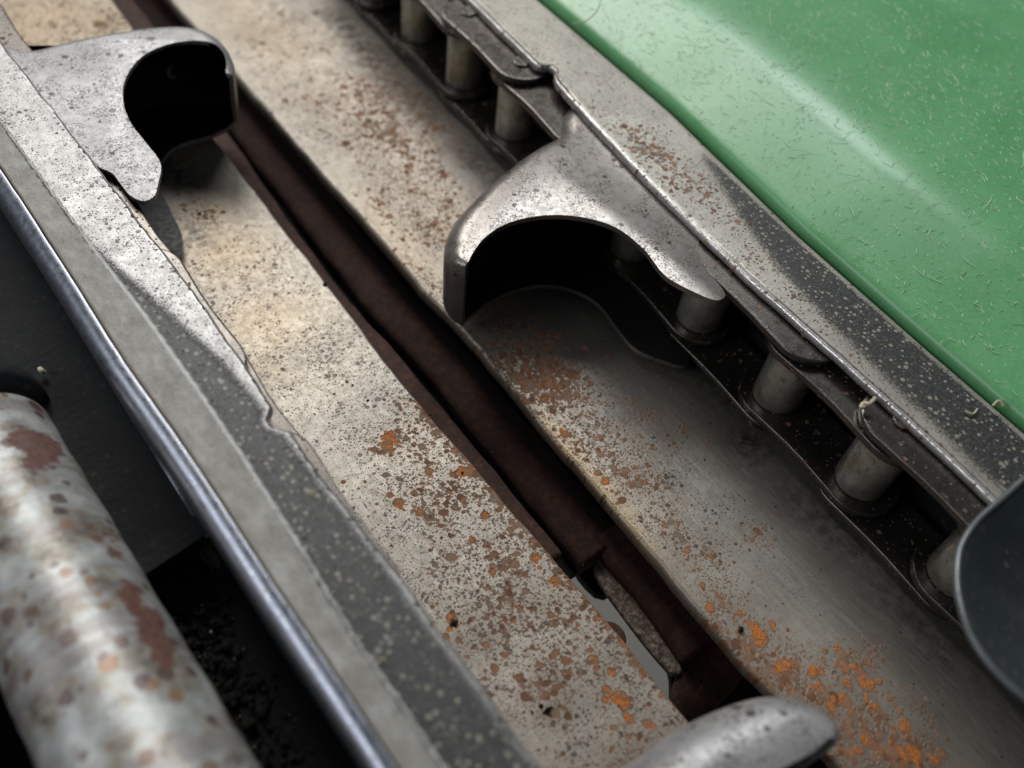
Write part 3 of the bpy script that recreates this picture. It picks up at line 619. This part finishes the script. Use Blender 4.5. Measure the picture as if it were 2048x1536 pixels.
def band_sec(y):
    a = ls(y)+wob(y, .14, 5, 21)+wob(y, .12, 2.3, 22); c_ = lc(y); z = ZL+2.6+0*y
    cols = [(a, z-3), (a, z-.9), (a-.5, z-.15), (a-1.2, z)]
    for k in np.linspace(.12, 1, 12): cols.append((a+(c_-a)*k, z+wob(y, .08, 15, 30+int(k*10))))
    return cols+[(c_, z-3)]
def bu(x, y): return (ls(y)-x)/(ls(y)-lc(y))
bn = sweep('dusty_band', np.arange(YA-30, YB, .6), band_sec, M['band'], None, dict(lip=lambda x, y, z: np.exp(-(bu(x, y)/.16)**2)*.9, rust=lambda x, y, z: np.exp(-((bu(x, y)-1)/.08)**2)*.8))
kid(bn, eb)
def edge_sec(y):
    c_ = lc(y)+.3; z = ZL+1.9+0*y; r = 5.2; cols = [(c_, z-8)]
    for a in np.linspace(math.pi/2, math.pi*1.08, 22): cols.append((c_-.6+r*1.0*np.cos(a)+wob(y, .07, 40, 51), z-r+r*np.sin(a)))
    for k in (6, 12, 20): cols.append((c_-.4-r+k*.05, z-r-k))
    return cols+[(c_, z-26)]
kid(sweep('rounded_edge', np.arange(YA-30, YB, 1.0), edge_sec, M['black_edge']), eb)
tag(eb, 'dusty grey strip with a glossy rounded dark edge running along the left rail', 'edge strip')

def crumbs(spots_, seed):
    r = np.random.default_rng(seed); V = []; F = []
    for (x, y, z, s_) in spots_:
        b0 = len(V)
        for d in ((1, 0, 0), (-1, 0, 0), (0, 1, 0), (0, -1, 0), (0, 0, 1), (0, 0, -.3)): V.append(np.array([x, y, z])+np.array(d)*s_*r.uniform(.5, 1.3, 3))
        for f in ((0, 2, 4), (2, 1, 4), (1, 3, 4), (3, 0, 4), (2, 0, 5), (1, 2, 5), (3, 1, 5), (0, 3, 5)): F.append(tuple(b0+q for q in f))
    return V, F
# ------------------------------------------------------------------ lower left: black housing, shaft, dirt
hs = empty('black_housing', (-40, 200, 10))
def hx(y): return lc(y)-4
def wall_sec(y): return [(hx(y), 0*y+26), (hx(y)-24, 0*y+20+wob(y, .5, 60, 61)), (hx(y)-60, 0*y+16), (hx(y)-220, 0*y+10), (hx(y)-220, 0*y+5), (hx(y), 0*y+20)]
ysplit = U(300, 1150, 20)[1]
kid(sweep('housing_panel', np.arange(ysplit, YB, 3), wall_sec, M['black'], smooth=False), hs)
def wall2(y): return [(hx(y)+2, 0*y+12), (hx(y)-22, 0*y+6), (hx(y)-24, 0*y-30), (hx(y)-26, 0*y-30), (hx(y)-26, 0*y+2), (hx(y)+2, 0*y+6)]
kid(sweep('lower_panel', np.arange(YA-30, ysplit-.5, 3), wall2, M['black'], smooth=False), hs)
q0, q1 = U(275, 850, 27), U(415, 1075, 25)
def rod(name, p0, p1, r, mat, n=12, parent=None, bend=0, seg=1, attrs=None, taper=0):
    p0, p1 = np.array(p0, float), np.array(p1, float); d = p1-p0; L = np.linalg.norm(d); d /= L
    u = np.cross(d, [0, 0, 1.0]); u /= np.linalg.norm(u); w = np.cross(u, d); V = []; F = []
    for k in range(seg+1):
        t = k/seg; c_ = p0+(p1-p0)*t+w*bend*math.sin(t*math.pi); rr = r*(1-taper*t)
        for i in range(n): a = 2*math.pi*i/n; V.append(c_+rr*(u*math.cos(a)+w*math.sin(a)))
    for k in range(seg):
        for i in range(n): j = (i+1) % n; F.append((k*n+i, k*n+j, (k+1)*n+j, (k+1)*n+i))
    F.append(tuple(range(n-1, -1, -1))); F.append(tuple(seg*n+i for i in range(n)))
    V = np.array(V); A = {k: f(V) for k, f in (attrs or {}).items()}
    return mk(name, V, F, mat, parent, True, A)
kid(rod('polished_seam', q0, q1, .45, M['black_edge'], 10), hs)
tag(hs, 'black painted sheet metal housing below the glossy edge at the left', 'housing')

# galvanised shaft
e0 = U(60, 820, 22); e1 = U(400, 1700, 30)
RS = 18.5
a0 = np.array([-25.0, 188.0, 22.0]); a1 = None
pa, pb = U(-20, 815, 22), None
cs0 = U(-36, 888, 22); cs1 = U(335, 1610, 40)
shaft = empty('galvanised_shaft', tuple(cs0))
dsh = (cs1-cs0)/np.linalg.norm(cs1-cs0)
rb = blobs([(95, 930, 6, 12, 1.0), (330, 1310, 4, 18, .9), (250, 1130, 4, 14, .5)], 30)
def tube_profile(name, prof, mat, parent, attrs=None, n=72):
    u = np.cross(dsh, [0, 0, 1.0]); u /= np.linalg.norm(u); w = np.cross(u, dsh); V = []; F = []
    for (s, r) in prof:
        for i in range(n):
            a = 2*math.pi*i/n; rj = r*(1+.004*math.sin(3*a+s*.1)); V.append(cs0+dsh*s+rj*(u*math.cos(a)+w*math.sin(a)))
    m_ = len(prof)
    for k in range(m_-1):
        for i in range(n): j = (i+1) % n; F.append((k*n+i, k*n+j, (k+1)*n+j, (k+1)*n+i))
    F.append(tuple(range(n-1, -1, -1))); F.append(tuple((m_-1)*n+i for i in range(n)))
    V = np.array(V); A = {k: f(V[:, 0], V[:, 1], V[:, 2]) for k, f in (attrs or {}).items()}
    return kid(mk(name, V, F, mat, None, True, A), parent)
L_ = np.linalg.norm(cs1-cs0)+60; ss_ = np.arange(0, L_, 1.5)
prof = [(0, RS*.90), (.8, RS*.97)]+[(s+1.5, RS+.10*math.sin(s*.31)+.05*math.sin(s*.83+1)-(.5 if 42 < s < 43 else 0)) for s in ss_]
tube_profile('shaft_body', prof, M['galv'], shaft, dict(rust=rb))
tube_profile('collar', [(-14, RS*.5), (-13, RS*1.08), (-11, RS*1.14), (-5, RS*1.14), (-4, RS*.9), (-.5, RS*.75)], M['black'], shaft)  # its black also stands in for the shadowed hole round the shaft
tag(shaft, 'thick mottled galvanised shaft with rust patches in the lower left corner', 'shaft')
def clump(name, pts, n, size, mat, label, cat, z, seed=2, spread=5):
    r = np.random.default_rng(seed); V = []; F = []
    for k in range(n):
        i = r.integers(0, len(pts)-1); t = r.random(); p_ = np.array(pts[i])*(1-t)+np.array(pts[i+1])*t
        c_ = U(p_[0], p_[1], z)+r.normal(0, spread, 3)*[1, 1, .4]; s_ = size*r.lognormal(0, .5)
        b0 = len(V)
        for (x, y, zz) in ((1, 0, 0), (-1, 0, 0), (0, 1, 0), (0, -1, 0), (0, 0, 1), (0, 0, -1)): V.append(c_+np.array([x, y, zz])*s_*r.uniform(.5, 1.3, 3)+r.normal(0, s_*.2, 3))
        for f in ((0, 2, 4), (2, 1, 4), (1, 3, 4), (3, 0, 4), (2, 0, 5), (1, 2, 5), (3, 1, 5), (0, 3, 5)): F.append(tuple(b0+q for q in f))
    return tag(mk(name, V, F, mat, None, True), label, cat, None, 'stuff')
clump('dirt', [(385, 1200), (430, 1270), (480, 1350), (540, 1440), (620, 1540)], 3200, .75, M['dirt'], 'black crumbly caked dirt between the galvanised shaft and the housing', 'dirt', 6)
sp = []
for k in range(260):
    px, py = rng.uniform(60, 620), rng.uniform(560, 1530)
    p_ = U(px, py, 12); xx = hx(p_[1])-p_[0]
    if 2 < xx < 40: sp.append((p_[0], p_[1], (19.6 if p_[1] > ysplit else 9.2)+(xx < 20)*1.5, .22*rng.lognormal(0, .5)))
V, F = crumbs(sp, 6); tag(mk('chaff', V, F, M['straw']), 'sparse pale crumbs of chaff on the black housing in the lower left', 'chaff', None, 'stuff')
clump('dirt', [(150, 700), (190, 720), (225, 745)], 160, .35, M['dirt'], 'small patch of greasy black crumbs beside the glossy edge', 'dirt', 23, 5, 1.5)
kid(sweep('dark_fill_sheet', np.arange(YA-30, YB, 20), lambda y: [(hx(y)-240, 0*y-44), (hx(y)-240, 0*y-41), (hx(y)+4, 0*y-41), (hx(y)+4, 0*y-44)], M['black'], smooth=False), hs)  # black sheet added so the space left of the shaft stays dark
gp = sweep('rear_shield', np.arange(-60, ysplit-30, 6), lambda y: [(hx(y)-40, 0*y-20), (hx(y)-40, 0*y-17), (hx(y)-25, 0*y-17), (hx(y)-25, 0*y-20)], M['green'], smooth=False)
tag(gp, 'narrow green sheet glimpsed in the dark behind the galvanised shaft', 'shield')

# ------------------------------------------------------------------ dark curved shield at the right edge
sh = [(q_[0]+14, q_[1]) for q_ in [(2130, 905), (2048, 948), (1990, 998), (1935, 1048), (1905, 1100), (1899, 1160), (1912, 1235), (1945, 1305), (2000, 1368), (2060, 1420), (2150, 1500)]]
w = spline([tuple(U(p_[0], p_[1], 56)[:2]) for p_ in sh], 60); cc = U(2230, 1190, 56)[:2]
V = []; F = []; nn = 14
for q in w:
    for k in range(nn):
        t = k/(nn-1); x, y = q+(cc-q)*t; V.append((x, y, 56-13*math.sin(min(1, t*1.25)*math.pi/2)+.5*math.sin(x*.4+y*.3)*t))
for i in range(59):
    for k in range(nn-1): F.append((i*nn+k, i*nn+k+1, (i+1)*nn+k+1, (i+1)*nn+k))
shd = empty('curved_paddle', (cc[0], cc[1], 50))
bowl = mk('dished_sheet', V, F, M['blue_black'], None, True); s_ = bowl.modifiers.new('solid', 'SOLIDIFY'); s_.thickness = .0012; s_.offset = 0; kid(bowl, shd)
V = []; F = []; P_ = [np.array([q[0], q[1], 56.2+.08*math.sin(i*.9)]) for i, q in enumerate(w)]
for i, q in enumerate(P_):
    d = P_[min(i+1, 59)]-P_[max(i-1, 0)]; d = d/np.linalg.norm(d); u = np.cross(d, [0, 0, 1.0]); w_ = np.array([0, 0, 1.0])
    for k in range(10): a = 2*math.pi*k/10; V.append(q+.85*u*math.cos(a)+1.0*w_*math.sin(a))
for i in range(59):
    for k in range(10): j2 = (k+1) % 10; F.append((i*10+k, i*10+j2, (i+1)*10+j2, (i+1)*10+k))
kid(mk('rim', V, F, M['rim'], None, True), shd)  # tube along the edge; paler steel puts the edge highlight into the colour
tag(shd, 'dark blue-black dished paddle with a lighter rim, cut by the right edge', 'paddle')

# ------------------------------------------------------------------ chaff, fibres and straw
def fibres(name, spots_, mat, label, seed, rad=.09):
    r = np.random.default_rng(seed); V = []; F = []
    for (x, y, z, L, nz) in spots_:
        a = r.uniform(0, 6.28); k = r.normal(0, .5 if rad > .086 else .28); p_ = np.array([x, y, z+rad]); seg = 4; d = L/seg
        for s in range(seg+1):
            u = np.array([-math.sin(a), math.cos(a), 0]); rr = rad*(1 if 0 < s < seg else .4)
            for vv in (u*rr, np.array([0, 0, rr]), -u*rr): V.append(p_+vv)
            p_ = p_+d*np.array([math.cos(a), math.sin(a), nz]); a += k
        b0 = len(V)-3*(seg+1)
        for s in range(seg):
            for i in range(3): j = (i+1) % 3; F.append((b0+s*3+i, b0+s*3+j, b0+s*3+3+j, b0+s*3+3+i))
    return tag(mk(name, V, F, mat, None, False), label, 'chaff', None, 'stuff')
sp = []
for k in range(420):
    y = rng.uniform(0, 260); u = rng.uniform(.25, .9); x = ri(y)+(ro(y)-ri(y))*u
    if rng.random() < sstep(200, 60, y): sp.append((x, y, 46.2, .16*rng.lognormal(0, .5)))
for k in range(420):
    y = rng.uniform(-20, 260); u = rng.uniform(.2, .98); x = li(y)-(li(y)-ls(y))*u
    if rng.random() < sstep(230, 80, y): sp.append((x, y, ZL+.05, .2*rng.lognormal(0, .6)))
V, F = crumbs(sp, 4); tag(mk('chaff', V, F, M['straw']), 'tiny pale crumbs of chaff scattered over the black parts of both rails', 'chaff', None, 'stuff')
sp = []
for k in range(90):
    y = rng.uniform(0, 230); x = ri(y)+(ro(y)-ri(y))*rng.uniform(.3, .95); sp.append((x, y, 46.2, rng.uniform(.5, 1.6), .02))
for k in range(60):
    y = rng.uniform(-10, 200); x = li(y)-(li(y)-ls(y))*rng.uniform(.2, .95); sp.append((x, y, ZL+.05, rng.uniform(.6, 2.2), .02))
V2, F2 = crumbs([(*U(px, py, .3)[:2], .3, rr) for px, py, rr in ((908, 1246, 1.3), (1095, 1420, 1.5), (1082, 1412, .8), (1065, 1425, .8), (1483, 1258, 1.4), (400, 428, 1.1), (736, 800, .8), (650, 568, .9), (1168, 1130, .5), (985, 905, .6), (925, 945, .6), (1500, 880, .5), (860, 830, .6), (705, 770, .5))], 14)
tag(mk('grit', V2, F2, M['dirt']), 'small black lumps of grit lying on the two rusty deck plates', 'grit', None, 'stuff')
fibres('chaff', sp, M['straw'], 'short curled straw fibres lying on the two rails', 5)
hood_me = gh.data; hv = [(v_.co*1000, v_.normal) for v_ in hood_me.vertices]; ncol = 48
hcols = hood_sec(np.arange(YA-100, YB+20, 5)); ncol = len(hcols)
HX = np.array([c_[0]+np.zeros(len(hcols[0][0])) for c_ in hcols]); HZ = np.array([c_[1] for c_ in hcols]); HYs = np.arange(YA-100, YB+20, 5)
sp = []
for k in range(9000):
    y = rng.uniform(20, 470); j = (y-HYs[0])/5; j0 = int(j); xs_ = HX[4:46, j0]*(1-(j-j0))+HX[4:46, j0+1]*(j-j0)
    x = xs_[0]+rng.uniform(1, 230)*rng.uniform(.3, 1); z = np.interp(x, xs_, HZ[4:46, j0]); z2 = np.interp(x+1, xs_, HZ[4:46, j0])
    sp.append((x, y, z-.02, rng.lognormal(.45, .65), 0))
for k in range(70):
    q_ = sp[int(rng.integers(0, len(sp)))]; sp.append((q_[0], q_[1], q_[2]+.02, rng.uniform(6, 17), .03))
fibres('fibres', sp, M['fibre'], 'fine pale dust fibres and scratches strewn over the green hood', 8, .085)
def strand(name, pts, r, label):
    P_ = spline([U(*p_) for p_ in pts], 26); V = []; F = []; n = 6
    for i, q in enumerate(P_):
        d = P_[min(i+1, 25)]-P_[max(i-1, 0)]; d = d/np.linalg.norm(d); u = np.cross(d, [0, 0, 1.0]); u /= np.linalg.norm(u)+1e-9; w_ = np.cross(u, d)
        rr = r*(.6+.4*math.sin(i*1.7)**2)
        for k in range(n): a = 2*math.pi*k/n; V.append(q+rr*(u*math.cos(a)+w_*math.sin(a)))
    for i in range(25):
        for k in range(n): j = (k+1) % n; F.append((i*n+k, i*n+j, (i+1)*n+j, (i+1)*n+k))
    return tag(mk(name, V, F, M['straw'], None, True), label, 'straw')
strand('straw_wisp', [(1203, -12, 62), (1195, 20, 58), (1172, 42, 53), (1146, 47, 49)], .28, 'thin curved straw wisp hanging over the top edge of the green hood')
strand('straw_wisp', [(1752, 795, 47.2), (1738, 808, 46), (1728, 806, 45), (1722, 815, 45), (1735, 812, 44.5)], .8, 'knotted straw crumb caught on the inner edge of the right rail')
strand('straw_wisp', [(1930, 822, 47), (1945, 828, 47), (1955, 818, 47)], .35, 'small yellow curl of straw lying on the black part of the right rail')
strand('straw_wisp', [(1985, 812, 48.5), (1998, 802, 49.5), (2006, 812, 49)], .5, 'pale chaff husk wedged between the right rail and the green hood')
strand('straw_wisp', [(1277, 418, 43.6), (1288, 412, 44), (1298, 420, 43.6), (1290, 428, 43.6), (1286, 412, 44.2)], .22, 'tiny star shaped husk on top of the curved steel paddle')
strand('straw_wisp', [(80, 738, 24), (84, 742, 25), (88, 746, 24)], .9, 'single white crumb on the black housing')
